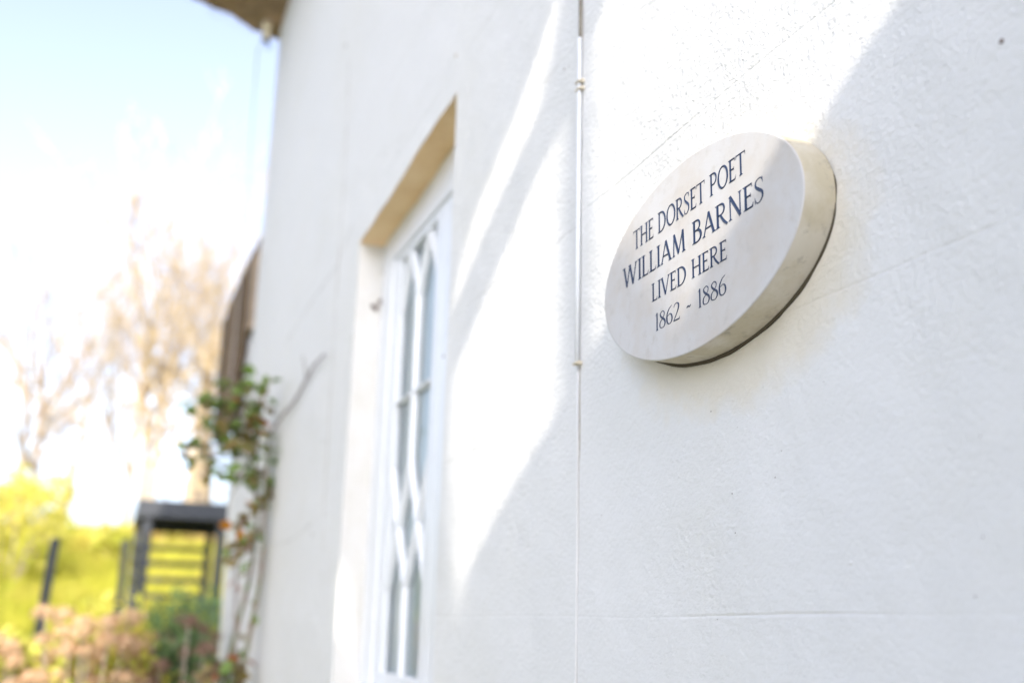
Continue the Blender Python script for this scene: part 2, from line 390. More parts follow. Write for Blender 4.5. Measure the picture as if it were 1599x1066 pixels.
# the recessed end bay beyond the corner and its thatch
wing = thing('cottage_end_bay', 'white end bay beyond the cottage corner under a brown thatched hood', 'house extension', (8, -1.2, 0))
mb = MB()
a = at(343,1002,8.6); b2 = at(353,851,8.6); c = at(369,590,8.6); d = at(380,520,8.6)
zs = [(-.2, a[1]-.01), (a[2], a[1]), (b2[2], b2[1]), (c[2], c[1]), (d[2], d[1])]
for i in range(len(zs)-1):
    (z0, y0), (z1, y1) = zs[i], zs[i+1]
    mb.add([(7.15, y0, z0), (8.6, y0, z0), (8.6, y1, z1), (7.15, y1, z1)], [(0,1,2,3)])
    mb.add([(8.6, y0, z0), (8.6, -4, z0), (8.6, -4, z1), (8.6, y1, z1)], [(0,1,2,3)])
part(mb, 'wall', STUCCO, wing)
def roughprism(poly, x0, x1, nx, amp, name, m, parent, sub=5, seed=0):
    """thatch body: outline in the y-z plane run along x, its skin ruffled"""
    pts = []
    for i in range(len(poly)):
        p, q = poly[i], poly[(i+1) % len(poly)]
        L_ = math.hypot(q[0]-p[0], q[1]-p[1]); k = max(1, int(L_/.06))
        for s_ in range(k): pts.append((p[0]+(q[0]-p[0])*s_/k, p[1]+(q[1]-p[1])*s_/k))
    n = len(pts); cy_ = sum(p[0] for p in pts)/n; cz_ = sum(p[1] for p in pts)/n
    vs = []
    for i in range(nx+1):
        x = x0+(x1-x0)*i/nx
        for (y, z) in pts:
            v = Vector((x*8, y*14, z*14+seed)); k = amp*noise.noise(v)+amp*.5*noise.noise(v*3)
            vs.append((x+k, y+k*(1 if y > cy_ else -1), z+amp*noise.noise(v+Vector((9,9,9)))))
    mb = MB()
    mb.add(vs, [(i*n+j, i*n+(j+1) % n, (i+1)*n+(j+1) % n, (i+1)*n+j) for i in range(nx) for j in range(n)])
    from mathutils.geometry import tessellate_polygon
    tri = tessellate_polygon([[Vector((p[0], p[1], 0)) for p in pts]])
    mb.add([vs[j] for j in range(n)], [tuple(t_) for t_ in tri]); mb.add([vs[nx*n+j] for j in range(n)], [tuple(t_) for t_ in tri])
    return part(mb, name, m, parent)
P8 = lambda l, X: [at(px, py, X)[1:] for px, py in l]
roughprism(P8([(412,372),(398,392),(384,418),(366,458),(354,492),(352,512),(346,575),(340,640),(336,680),(352,690),(360,648),(369,592),(380,535),(391,482),(392,440),(400,410),(430,380)], 8.3), 8.0, 8.55, 8, .012, 'thatch', THATCH_SHADE, wing)
roughprism(P8([(440,374),(410,378),(398,398),(391,425),(389,470),(384,520),(420,520),(440,480)], 7.9), 7.7, 7.95, 4, .012, 'sunlit_strip', THATCH_LIT, wing, seed=3)  # paler strip added for the sunlit slope of the hood

# main thatched eave running the length of the wall
EV = [(-.76,5.66),(-.62,5.70),(-.449,5.775),(-.264,5.824),(-.05,5.90),(.05,6.05),(0.0,6.3),(-1.2,7.6),(-4.9,9.0),(-4.9,5.70),(-.95,5.64)]
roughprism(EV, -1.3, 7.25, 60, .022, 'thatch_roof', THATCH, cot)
mb = MB()
for i in range(900):
    x = rng.uniform(5.5, 7.3); k = rng.random(); y = -.8+.75*k; z = 5.66+.26*k-.03
    dy = rng.uniform(.03,.09); dx = rng.uniform(-.04,.04); dz = rng.uniform(-.035,.01)
    mb.add([(x,y,z),(x+.004,y,z),(x+dx,y+dy,z+dz)], [(0,1,2)])
o = part(mb, 'loose_straw', THATCH, cot); o['kind'] = 'stuff'

# unseen boards added behind the viewpoint, cut to shape sun patches on the wall
shadowb = thing('shadow_boards', 'added boards behind the viewpoint cut to shape the sun patches on the wall', 'shadow boards', (-1.8, 1, 0))
X0, X1 = -1.76, -1.7
def sunto(p, X):
    k = (X-p[0])/SUN.x; return (p[1]+SUN.y*k, p[2]+SUN.z*k)
def w2(x, z): return sunto((x, YW, z), X1)
def cv(l):   # outline drawn on the wall -> outline of the boards that cast it
    out = []
    for y, z in l:
        x = (y+.8)/.674509-1; out.append(w2(x, z-.439027*(x+1)))
    return out
def pr(l):
    mb = MB(); mb.prism(l, 'x', X0, X1); part(mb, 'shadow_panel', WPAINT, shadowb)
edge = [sunto(onwall(px, py, y_), X1) for px, py, y_ in ((905,565,-.8),(945,508,-.8),(1052,548,-.75),(1092,432,-.75),(1165,320,-.75),(1222,212,-.75),(1283,190,-.8),(1330,110,-.8),(1400,0,-.8),(1560,-180,-.8))]
base_ = cv([(1.453,2.85),(1.50,2.98),(1.504,3.07),(1.495,3.113),(1.299,3.156),(1.141,3.17)])
pr([(-.79,0),(base_[0][0],0)]+base_+edge+[(-.79,edge[-1][1]+.02)])
pr(cv([(1.071,3.19),(1.138,3.172),(1.141,3.5),(1.137,3.778),(1.251,3.812),(1.355,3.782),(1.632,3.727),(1.644,3.88),(1.419,3.915),(1.218,3.925),(1.172,4.029),(1.148,4.086),(1.14,4.6),(1.018,4.6),(1.019,4.1),(1.025,3.89),(1.076,3.86)]))
RT = [(1.018,4.6),(1.30,5.0),(2.62,6.5)]
pr(cv([(1.14,4.2),(1.193,4.154),(1.342,4.089),(1.588,4.05),(1.661,3.951),(1.645,3.88),(1.632,3.727),(1.651,3.541),(1.60,3.2),(1.52,2.95),(1.453,2.85),(1.453,0),(2.28,0),(2.28,3.30),(2.25,3.33),(2.27,3.45),(2.33,3.745),(2.33,6.0),(1.30,4.9),(1.14,4.6)]))
J1 = [w2(3.68,1.50), w2(3.72,1.70), w2(3.905,1.72), w2(3.885,1.49)]
J2 = [w2(3.70,1.36), w2(3.70,1.22), w2(3.90,1.22)]
xr = w2(4.42,0)[0]; xl_ = cv([(2.28,0)])[0][0]
j = J1
H_ = w2(4.0, 4.6)[1]
pr([(xl_,0),(J2[1][0],0),J2[1],J2[0],j[0],j[1],(j[1][0],H_),(xl_,H_-.3)])
pr([(j[1][0],j[1][1]+.0),j[2],j[3],(xr,j[3][1]),(xr,H_+.1),(j[1][0],H_)])
pr([(J2[1][0],0),(xr,0),(xr,J2[2][1]-.001),(J2[2][0],J2[2][1]-.001),(J2[1][0],J2[1][1]-.001)])
pr([J2[0],J2[2],(xr,J2[2][1]),(xr,j[3][1]-.001),j[3],j[0]])
# invented stone tower out of the frame, added to shade the far wall
tw_ = thing('shade_tower', 'square stone tower added out of the frame to shade the far wall', 'tower', (-13, 9, 0))
def farto(p): 
    k = (-12-p[0])/SUN.x; return (p[1]+SUN.y*k, p[2]+SUN.z*k)
ya_, yb_ = farto((3.98, -.8, 3))[0], farto((6.7, -.30, 1.5))[0]
zt_ = farto((7.1, -.8, 5.3))[1]
sd = Vector((SUN.x, SUN.y, 0)).normalized()   # the tower stands square to the sun
def shaft(ya, yb, z0, z1):
    p = Vector((-12, ya, 0)); q = Vector((-12, yb, 0)); nrm = Vector((-sd.y, sd.x, 0)); q = p+nrm*((q-p).dot(nrm))
    c = [p, q, q+sd*3, p+sd*3]; vs = [(v.x, v.y, z0) for v in c]+[(v.x, v.y, z1) for v in c]
    mb.add(vs, [(3,2,1,0),(4,5,6,7),(0,1,5,4),(1,2,6,5),(2,3,7,6),(3,0,4,7)])
mb = MB(); shaft(ya_, yb_, 0, zt_); part(mb, 'shaft', STONE_RIM, tw_)
mb = MB()
for k in range(4): shaft(ya_+k*(yb_-ya_)/4, ya_+(k+.55)*(yb_-ya_)/4, zt_, zt_+.5)
o = part(mb, 'shade_battlements', STONE_RIM, tw_); o['kind'] = 'stuff'

# unseen tall hedge left of the frame, added to dim the left wall
hd_ = thing('dimming_hedge', 'tall clipped hedge added left of the frame to dim the wall', 'hedge', (8, 7.5, 0))
mb = MB(); mb.box((1.5,7.2,-.1),(14,8.4,4.9)); part(mb, 'inner_branches', DGLEAF, hd_)
mb = MB()
for i in range(9000):
    x = rng.uniform(1.4,14.1); z = rng.uniform(0,5.05); f_ = rng.random()
    p = Vector((x, 7.2-rng.uniform(0,.12), z)) if f_ < .7 else Vector((x, rng.uniform(7.1,8.4), 4.95+rng.uniform(-.05,.1)))
    u = Vector((rng.gauss(0,1),rng.gauss(0,1),rng.gauss(0,1))).normalized(); v = u.orthogonal().normalized()*.05; u *= .1
    mb.add([p-u,p+v,p+u,p-v],[(0,1,2,3)])
part(mb, 'foliage', DGLEAF, hd_)

# unseen gable left of the frame, added and shaped to shade the garden deck
ob = thing('shade_gable', 'timber gable added left of the view and shaped to shade the deck', 'shade_gable', (5, 6, 0))
def toward(p, X):
    k = (p[0]-X)/(-SUN.x); return (p[1]+SUN.y*k, p[2]+SUN.z*k)
mb = MB()
sh = [toward(at(px,py,14), 5.0) for px,py in ((205,905),(228,868),(277,808),(311,778))]
l = [(sh[0][0]+.0, 0)]+[s_ for s_ in sh]
top = (sh[3][0]-.35, sh[3][1]+.45)
xe = toward(at(368,790,14), 5.0)[0]-.12
l += [top, (xe, top[1]-.1), (xe, 0)]
print('OUT', l, at(0,0,5), at(0,0,5.3))
mb.prism(l, 'x', 4.98, 5.3); part(mb, 'gable', TIMBER, ob)

# ------------------------------------------------------------------ plaque
PC = (1.285, -.75, 2.033); PA, PB = .279, .148
plq = thing('plaque', 'oval carved stone plaque with navy lettering fixed to the white wall', 'plaque', (PC[0], -.8, PC[2]))
def oval(name, a, b, y0, y1, bev, m, n=128, face=None):
    mb = MB(); rings = [(1, y0, 0)]
    prof = [(0, y0), (0, y0+(y1-y0)*.33), (0, y0+(y1-y0)*.66), (0, y1-bev), (bev*.3, y1-bev*.3), (bev, y1)]
    vs = []
    for (ins, y) in prof:
        for k in range(n):
            t_ = 2*math.pi*k/n; vs.append((PC[0]+(a-ins)*math.cos(t_), y, PC[2]+(b-ins)*math.sin(t_)))
    mb.add(vs, [(i*n+j, (i+1)*n+j, (i+1)*n+(j+1) % n, i*n+(j+1) % n) for i in range(len(prof)-1) for j in range(n)])
    return mb, vs[-n:]
mb, rim = oval('rim', PA, PB, -.797, -.7515, .0016, STONE_RIM)
part(mb, 'rim', STONE_RIM, plq, smooth=True)
mb = MB(); n = 128
vs = []
for (k_, y) in ((1.0, -.7519), (.9965, -.7504), (.990, -.75)):
    for k in range(n):
        t_ = 2*math.pi*k/n; vs.append((PC[0]+PA*k_*math.cos(t_), y, PC[2]+PB*k_*math.sin(t_)))
mb.add(vs, [(i*n+j, (i+1)*n+j, (i+1)*n+(j+1) % n, i*n+(j+1) % n) for i in range(2) for j in range(n)]+[tuple(range(2*n, 3*n))[::-1]])
part(mb, 'face', STONE, plq)
mb = MB(); vs = []
for (k_, y) in ((1.0, -.8), (1.0, -.7965), (.97, -.7962)):
    for k in range(n):
        t_ = 2*math.pi*k/n; e_ = .0025*(1+.8*noise.noise(Vector((math.cos(t_)*6, math.sin(t_)*6, 0))))
        vs.append((PC[0]+(PA-.002+e_)*k_*math.cos(t_), y, PC[2]-.0030+(PB-.001+e_)*k_*math.sin(t_)))
mb.add(vs, [(i*n+j, (i+1)*n+j, (i+1)*n+(j+1) % n, i*n+(j+1) % n) for i in range(2) for j in range(n)])
part(mb, 'mortar_bed', DARKGAP, plq)

# lettering: roman capitals drawn stroke by stroke, cut with a ridge down the middle of each stroke
TK, TN, SF = .155, .078, .09
def lin(p, q, w, w2=None, n=2): return ('s', [(p[0]+(q[0]-p[0])*i/(n-1), p[1]+(q[1]-p[1])*i/(n-1)) for i in range(n)], [w+((w2 or w)-w)*i/(n-1) for i in range(n)])
def ser(x, y, w, s=SF): 
    d = 1 if y < .5 else -1
    return ('p', [(x-w/2-s, y), (x+w/2+s, y), (x+w/2+s*.7, y+d*.028), (x+w/2, y+d*.075), (x-w/2, y+d*.075), (x-w/2-s*.7, y+d*.028)])
def arc(cx_, cy_, rx, ry, a0, a1, n=20, tk=TK, tn=TN):
    pts = []; ws = []
    for i in range(n+1):
        a_ = math.radians(a0+(a1-a0)*i/n)
        pts.append((cx_+rx*math.cos(a_), cy_+ry*math.sin(a_)))
        ws.append(tn+(tk-tn)*abs(math.cos(a_-.12))**1.3)
    return ('s', pts, ws)
def stem(x, w=TK, y0=0, y1=1): return [lin((x, y0), (x, y1), w)]+([ser(x, 0, w)] if y0 == 0 else [])+([ser(x, 1, w)] if y1 == 1 else [])
def flick(x, y, up, w=.05, h=.15, sl=.02):  # wedge finishing a horizontal arm
    d = 1 if up else -1
    return ('p', [(x-.05, y), (x+sl, y+d*h*.0), (x+sl+.025, y+d*h), (x+sl-.008, y+d*h)])
def bez(P_, ws, n=14):
    out = []; wo = []
    k = len(P_)
    for i in range(n*(k-1)+1):   # Catmull-Rom through the points
        s_ = i/n; j = min(int(s_), k-2); u = s_-j
        p0, p1, p2, p3 = P_[max(j-1,0)], P_[j], P_[j+1], P_[min(j+2,k-1)]
        q = [.5*((2*p1[c_])+(-p0[c_]+p2[c_])*u+(2*p0[c_]-5*p1[c_]+4*p2[c_]-p3[c_])*u*u+(-p0[c_]+3*p1[c_]-3*p2[c_]+p3[c_])*u**3) for c_ in (0,1)]
        out.append(tuple(q)); wo.append(ws[j]+(ws[j+1]-ws[j])*u)
    return ('s', out, wo)
GL = {}
GL['T'] = (.78, stem(.39)+[lin((.02,.965),(.76,.965),.06), ('p',[(.0,1),(.06,1),(.05,.935),(.015,.80),(-.01,.80)]), ('p',[(.72,1),(.78,1),(.79,.80),(.765,.80),(.73,.935)])][0:]
           ); GL['T'] = (.78, [lin((.39,0),(.39,.95),TK), ser(.39,0,TK)]+GL['T'][1][3:])
GL['H'] = (.92, stem(.17)+stem(.75)+[lin((.17,.52),(.75,.52),TN)])
GL['E'] = (.66, stem(.17)+[lin((.17,.97),(.55,.97),TN), lin((.17,.53),(.48,.53),TN), lin((.17,.03),(.57,.03),TN),
    ('p',[(.5,1),(.58,1),(.59,.83),(.565,.83)]), ('p',[(.45,.53),(.47,.62),(.495,.62),(.495,.44),(.47,.44)]), ('p',[(.5,0),(.60,0),(.635,.19),(.61,.19)])])
GL['D'] = (.92, stem(.17)+[arc(.33,.5,.47,.475,90,-90), lin((.17,.975),(.34,.975),TN), lin((.17,.025),(.34,.025),TN)])
GL['O'] = (.98, [arc(.49,.5,.40,.48,0,360,40)])
GL['R'] = (.82, stem(.17)+[arc(.36,.745,.25,.228,90,-90,tk=.11), lin((.17,.975),(.37,.975),TN), lin((.17,.517),(.37,.517),TN), bez([(.36,.51),(.55,.22),(.80,-.02)],[.10,.135,.10])])
GL['P'] = (.72, stem(.17)+[arc(.36,.725,.27,.25,90,-90,tk=.115), lin((.17,.975),(.37,.975),TN), lin((.17,.475),(.37,.475),TN)])
GL['B'] = (.76, stem(.17)+[arc(.35,.76,.22,.215,90,-90,tk=.105), arc(.36,.28,.28,.255,90,-90), lin((.17,.975),(.36,.975),TN), lin((.17,.54),(.37,.54),TN), lin((.17,.025),(.37,.025),TN)])
GL['S'] = (.62, [bez([(.52,.80),(.46,.945),(.30,.975),(.13,.87),(.13,.69),(.30,.53),(.47,.39),(.50,.20),(.35,.03),(.16,.03),(.07,.20)],[.035,.05,.05,.085,.11,.14,.13,.10,.06,.05,.035]),
    ('p',[(.49,.98),(.53,.98),(.545,.74),(.515,.74)]), ('p',[(.05,.27),(.08,.27),(.10,.02),(.06,.0)])])
GL['I'] = (.34, stem(.17))
GL['L'] = (.62, stem(.17)+[lin((.17,.03),(.53,.03),TN), ('p',[(.46,0),(.56,0),(.60,.2),(.575,.2)])])
GL['W'] = (1.30, [lin((.10,1),(.36,0),TK), lin((.36,0),(.62,1),TN), lin((.62,1),(.90,0),TK), lin((.90,0),(1.17,1),TN), ser(.10,1,TK,.07), ser(1.17,1,TN,.08), ser(.62,1,TK,.05)])
GL['A'] = (.86, [lin((.09,0),(.42,1),TN), lin((.42,1),(.76,0),TK), lin((.20,.34),(.63,.34),TN), ser(.09,0,TN,.08), ser(.76,0,TK,.07)])
GL['M'] = (1.10, [lin((.17,0),(.20,1),TN), lin((.20,1),(.53,.05),TK), lin((.53,.05),(.86,1),TN), lin((.86,1),(.92,0),TK), ser(.17,0,TN,.08), ser(.92,0,TK,.07)])
GL['N'] = (.96, [lin((.17,0),(.17,1),TN), lin((.17,1),(.79,0),TK), lin((.79,0),(.79,1),TN), ser(.17,0,TN,.085), ser(.79,1,TN,.085), ('p',[(.04,1),(.22,1),(.20,.93)])])
GL['V'] = (.86, [lin((.10,1),(.44,0),TK), lin((.44,0),(.77,1),TN), ser(.10,1,TK,.07), ser(.77,1,TN,.08)])
GL['1'] = (.36, [lin((.18,0),(.18,1),.11), ser(.18,0,.11,.05), ('p',[(.18,1),(.235,1.03),(.16,.90),(.05,.86),(.05,.88)])])
GL['8'] = (.58, [bez([(.28,.97),(.13,.87),(.13,.72),(.28,.56),(.46,.40),(.50,.22),(.40,.05),(.27,.02)],[.045,.07,.11,.12,.13,.10,.06,.045]), bez([(.27,.02),(.11,.07),(.06,.22),(.12,.40),(.30,.54),(.43,.70),(.42,.87),(.28,.97)],[.045,.06,.09,.07,.045,.06,.07,.045])])
GL['6'] = (.58, [bez([(.50,1.0),(.28,.88),(.11,.62),(.07,.34),(.13,.11),(.29,.02)],[.03,.06,.10,.12,.09,.05]), bez([(.29,.02),(.44,.10),(.50,.30),(.44,.50),(.30,.57),(.15,.49)],[.05,.08,.12,.09,.05,.04])])
GL['2'] = (.58, [bez([(.08,.78),(.15,.92),(.30,.97),(.44,.88),(.45,.70),(.34,.45),(.06,.05)],[.04,.05,.055,.10,.115,.08,.05]), lin((.05,.04),(.50,.04),.08), ('p',[(.42,0),(.52,0),(.56,.17),(.54,.17)])])
GL['~'] = (.50, [bez([(.10,.36),(.20,.44),(.30,.38),(.42,.46)],[.05,.085,.085,.04])])
GL[' '] = (.42, [])
LM = {}
def glyph_mesh(ch, size, sx):
    key = (ch, round(size, 4), round(sx, 3))
    if key in LM: return LM[key]
    mb = MB(); z_ = 0.00008; adv, items = GL[ch]
    for idx, it in enumerate(items):
        base = .00012+idx*.00003
        if it[0] == 's':
            pts, ws = it[1], it[2]; vs = []
            for i, p in enumerate(pts):
                a_ = pts[max(i-1,0)]; c_ = pts[min(i+1,len(pts)-1)]
                d = Vector((c_[0]-a_[0], c_[1]-a_[1]));
                if d.length < 1e-6: d = Vector((0,1))
                d.normalize(); nx, ny = -d.y, d.x; h = ws[i]/2
                for u, hh in ((-h, 0), (0, 1), (h, 0)):
                    vs.append((-(p[0]+nx*u)*size*sx, base+hh*min(.0009, .5*2*h*size*.7), (p[1]+ny*u)*size))
            mb.add(vs, [(i*3+j, i*3+j+1, i*3+j+4, i*3+j+3) for i in range(len(pts)-1) for j in range(2)])
        else:
            vs = [(-x*size*sx, base, z*size) for x, z in it[1]]
            from mathutils.geometry import tessellate_polygon
            tri = tessellate_polygon([[Vector((x, z, 0)) for x, z in it[1]]])
            mb.add(vs, [tuple(t_) for t_ in tri])
    me = bpy.data.meshes.new('letter'); me.from_pydata(mb.v, [], mb.f); me.materials.append(INK); me.update()
    LM[key] = me; return me
def text(line, x_left, x_right, zb0, zb1, h):
    tot = sum(GL[c_][0] for c_ in line); W = x_left-x_right; sx = W/(tot*h)
    x = x_left
    for ch in line:
        adv = GL[ch][0]*h*sx
        if ch != ' ':
            o = bpy.data.objects.new('letter', glyph_mesh(ch, h, sx)); COL.objects.link(o)
            o.location = (x, -.75, zb0+(zb1-zb0)*(x_left-x)/W); rel(o, plq)
        x -= adv
k = .75/.745
def ty(z): return 1.5+(z-1.5)*k
text('THE DORSET POET', 1.446*k, 1.122*k, ty(2.088), ty(2.093), .033)
text('WILLIAM BARNES', 1.483*k, 1.081*k, ty(2.034), ty(2.039), .0345)
text('LIVED HERE', 1.387*k, 1.172*k, ty(1.986), ty(1.988), .0285)
text('1862 ~ 1886', 1.377*k, 1.176*k, ty(1.937), ty(1.940), .0275)

# ------------------------------------------------------------------ cable conduit on the wall, clips, nails and blobs
cd = thing('conduit', 'thin white painted conduit running down the wall beside the plaque', 'conduit', (1.772, -.8, 2.1))
p0 = onwall(900, 568, -.792); p1 = onwall(908, 55, -.792)
mb = MB(); mb.tube([(1.772, -.7935, p0[2]), (1.770, -.793, p0[2]+.25), (1.772, -.7935, p1[2])], .0041, 12); part(mb, 'sleeve', WPAINT, cd, smooth=True)
mb = MB(); mb.tube([(1.772+.002*math.sin(i*.9), -.7945, p1[2]-.01+i*.3) for i in range(12)], .0035, 8); part(mb, 'cable', GREYCABLE, cd, smooth=True)
mb = MB(); mb.tube([(1.776, -.7985, p0[2]-.005-i*.2) for i in range(12)], .0022, 6); part(mb, 'cable', STUCCO, cd, smooth=True)
mb = MB(); mb.tube([(1.7705+.0008*math.sin(i*1.7), -.7998, p0[2]-.005-i*.05) for i in range(44)], [.0007+.0006*max(0, math.sin(i*.8)) for i in range(44)], 5); part(mb, 'cable_seam', GREYCABLE, cd)
for zc in (p0[2]+.001, onwall(908,122,-.79)[2], onwall(908,122,-.79)[2]-.016):
    mb = MB(); mb.box((1.763, -.800, zc-.0022), (1.781, -.7875, zc+.0022)); mb.box((1.760,-.8,zc-.0035),(1.7635,-.791,zc+.0035)); part(mb, 'clip', CLIPM, cd, bevel=.0012)
def blob(px, py, r_, m, name, label, h=.5):
    x, y, z = onwall(px, py, -.8); mb = MB(); vs = []; fs = []; n = 14; y = wy(x, z)
    for i, (rr, hh) in enumerate(((1.15, -.3), (1, .1), (.7, .75), (.3, 1.0))):
        for k in range(n):
            t_ = 2*math.pi*k/n; q = rr*r_*(1+.35*noise.noise(Vector((math.cos(t_)*1.5+px, math.sin(t_)*1.5, i*.3))))
            vs.append((x+q*math.cos(t_)*1.2, y+hh*r_*h, z+q*math.sin(t_)))
    fs = [(i*n+j, i*n+(j+1) % n, (i+1)*n+(j+1) % n, (i+1)*n+j) for i in range(3) for j in range(n)]+[tuple(3*n+k for k in range(n))]
    mb.add(vs, fs); o = mb.build(name, m, cot and None, smooth=True); rel(o, cot); return o
RUST = mat('rusty_iron', (.17,.12,.10), .8, .3, mottle=[(300,(.3,.25,.22),.5,.6)])
blob(1566, 65, .0026, RUST, 'wall_chip', '')
blob(1327, 878, .0028, STUCCO, 'paint_blob', '')
blob(1110, 642, .0009, RUST, 'wall_chip', ''); blob(1210,745,.0008,RUST,'wall_chip',''); blob(1143,770,.0009,RUST,'wall_chip','')
blob(880,108,.003,GREYCABLE,'wall_chip',''); blob(887,103,.002,GREYCABLE,'wall_chip','')
blob(713, 87, .006, CLIPM, 'nail_head', ''); blob(540, 72, .009, GREYCABLE, 'nail_head', ''); blob(506, 688, .006, GREYCABLE, 'nail_head', '')
blob(488, 833, .007, GREYCABLE, 'nail_head', ''); blob(692, 556, .004, RUST, 'nail_head', '')
rb_ = random.Random(5)
for i in range(26):
    blob(rb_.uniform(920,1560), rb_.uniform(590,1050), rb_.uniform(.0004,.0010), RUST if i % 3 else STUCCO, 'wall_chip', '')
def crack(pts, w_=.0005, m=GREYCABLE):
    P_ = []
    for j in range(len(pts)-1):
        for k in range(12):
            u = k/12; x = pts[j][0]+(pts[j+1][0]-pts[j][0])*u; z = pts[j][1]+(pts[j+1][1]-pts[j][1])*u
            x += .004*noise.noise(Vector((x*40, z*40, 2))); z += .004*noise.noise(Vector((x*40, z*40, 7)))
            P_.append((x, wy(x, z)+.0001, z))
    mb = MB(); mb.tube(P_, [max(.0002, w_*(.6+noise.noise(Vector((p[0]*60, p[2]*60, 1))))) for p in P_], 4); part(mb, 'hairline_crack', m, cot, smooth=True)
crack([(4.31,3.95),(4.22,3.3),(4.20,2.6),(4.17,2.0),(4.12,1.75)], .0022)
crack([(5.57,2.93),(4.9,2.955),(4.25,2.95),(3.95,3.05)], .0016)
crack([(5.4,1.87),(4.9,1.86),(4.35,1.90)], .0018)
crack([(1.905,2.262),(1.84,2.266),(1.775,2.258)], .0005)
crack([(3.83,2.55),(3.90,2.42),(3.87,2.2),(3.93,2.0)], .0014)
mb = MB()  # broken plaster by the window head
for (px, py, s_) in ((603,455,.014),(600,466,.011),(606,462,.012),(588,430,.006)):
    x, y, z = 3.815, -.88+rng.uniform(-.02,.02), onwall(px, py, -.88)[2]
    mb.tube([(x+.01,y,z-s_),(x-.004,y+.004,z),(x+.01,y-.003,z+s_)], [s_*.3, s_*.8, s_*.3], 7)
o = part(mb, 'broken_plaster', RUST, cot); o['kind'] = 'stuff'

# insulator and wire under the far eave
ins = thing('insulator', 'cream ceramic telephone insulator on a black bracket under the thatched eave', 'insulator', at(415,45,7.15))
mb = MB(); c = Vector(at(415,63,7.05)); up = Vector((0,0,1))
prof = [(.026,0),(.032,.01),(.028,.03),(.025,.06),(.033,.09),(.040,.12),(.032,.142),(.014,.15)]
mb.tube([c+up*h for _, h in prof], [r_ for r_, _ in prof], 14); part(mb, 'ceramic_body', CERAMIC, ins, smooth=True)
mb = MB(); mb.tube([c+up*.12, c+up*.22, c+Vector((0,-.03,.27)), (7.13,-.80,c.z+.20)], .010, 8); mb.tube([c+Vector((0,.0,-.012)), c+Vector((0,0,.003))], .026, 10); part(mb, 'bracket', BLACKM, ins)
mb = MB(); mb.tube([c+Vector((0,-.01,-.01)), c+Vector((0,-.045,-.05)), c+Vector((.01,-.02,-.07)), c+Vector((0,-.012,-.02))], .005, 6); part(mb, 'wire_loop', BLACKM, ins)
mb = MB(); q = Vector(at(404,62,7.15)); q2 = Vector(at(384,345,7.2)); q3 = Vector((11, -.62, 2.0))
mb.tube([c+Vector((0,.02,.0)), q+Vector((0,0,-.1)), q.lerp(q2,.5)+Vector((0,.004,0)), q2, q2+Vector((.02,.0,-1.2))], .0035, 6)
tag(mb.build('telephone_wire', mat('wire_grey', (.35,.37,.4), .6)), 'thin grey wire hanging from the eave insulator in front of the sky', 'wire')

# ------------------------------------------------------------------ garden deck
dk = thing('garden_deck', 'dark stained raised timber deck on posts with open steps beyond the rose', 'deck', (14.5, -1, 1.1))
def prt(name, *boxes, m=TIMBER, bev=.006):
    mb = MB()
    for a_, b_ in boxes: mb.box(a_, b_)
    return part(mb, name, m, dk, bevel=bev)
prt('fascia', ((13.94,-1.55,2.715),(13.99,-.40,2.93)))
prt('side_beam', ((13.992,-.445,2.70),(15.2,-.40,2.925))); prt('side_beam', ((13.992,-1.55,2.70),(15.2,-1.50,2.925)))
for i in range(8): prt('deck_board', ((14.0+i*.15,-1.49,2.885),(14.143+i*.15,-.45,2.915)))
for i in range(4): prt('joist', ((14.15+i*.28,-1.49,2.76),(14.19+i*.28,-.45,2.883)))
prt('leg', ((14.0,-.585,.9),(14.11,-.475,2.75))); prt('leg', ((14.0,-1.475,.9),(14.11,-1.365,2.75)))
prt('leg', ((15.05,-.50,.9),(15.15,-.42,2.75))); prt('leg', ((15.05,-1.42,.9),(15.15,-1.33,2.75)))
prt('back_beam', ((15.152,-1.49,2.63),(15.19,-.45,2.883)))
for z in (2.42,2.22,2.01,1.80): prt('step_rail', ((15.06,-1.33,z-.03),(15.10,-.50,z+.03)))
for z in (2.42,2.22,2.01): prt('side_slat', ((14.12,-.455,z-.02),(15.04,-.425,z+.02)))
prt('outer_post', ((13.8,-.345,.9),(13.88,-.265,2.42)))
for y, r_ in ((-1.23,.02),(-1.35,.02),(-1.475,.045)): prt('railing_post', ((13.99,y-r_/2,2.918),(13.99+r_,y+r_/2,3.6)), bev=.003)
for z in (3.12, 3.55): prt('railing_wire', ((13.995,-1.46,z),(14.005,-1.20,z+.012)), bev=0)
for px in (262, 290): 
    y = at(px, 760, 15)[1]; prt('railing_post', ((15.1,y-.015,2.918),(15.13,y+.015,3.35)), m=TWIG, bev=.003)

fp = MB(); a = at(46,1000,10); b2 = at(87,840,10)
fp.beam((10.0, a[1], a[2]-1.2), (10.0, b2[1], b2[2]), .075, .075)
tag(fp.build('fence_post', TIMBER, bevel=.008), 'single dark leaning post among the yellow bushes at far left', 'post')

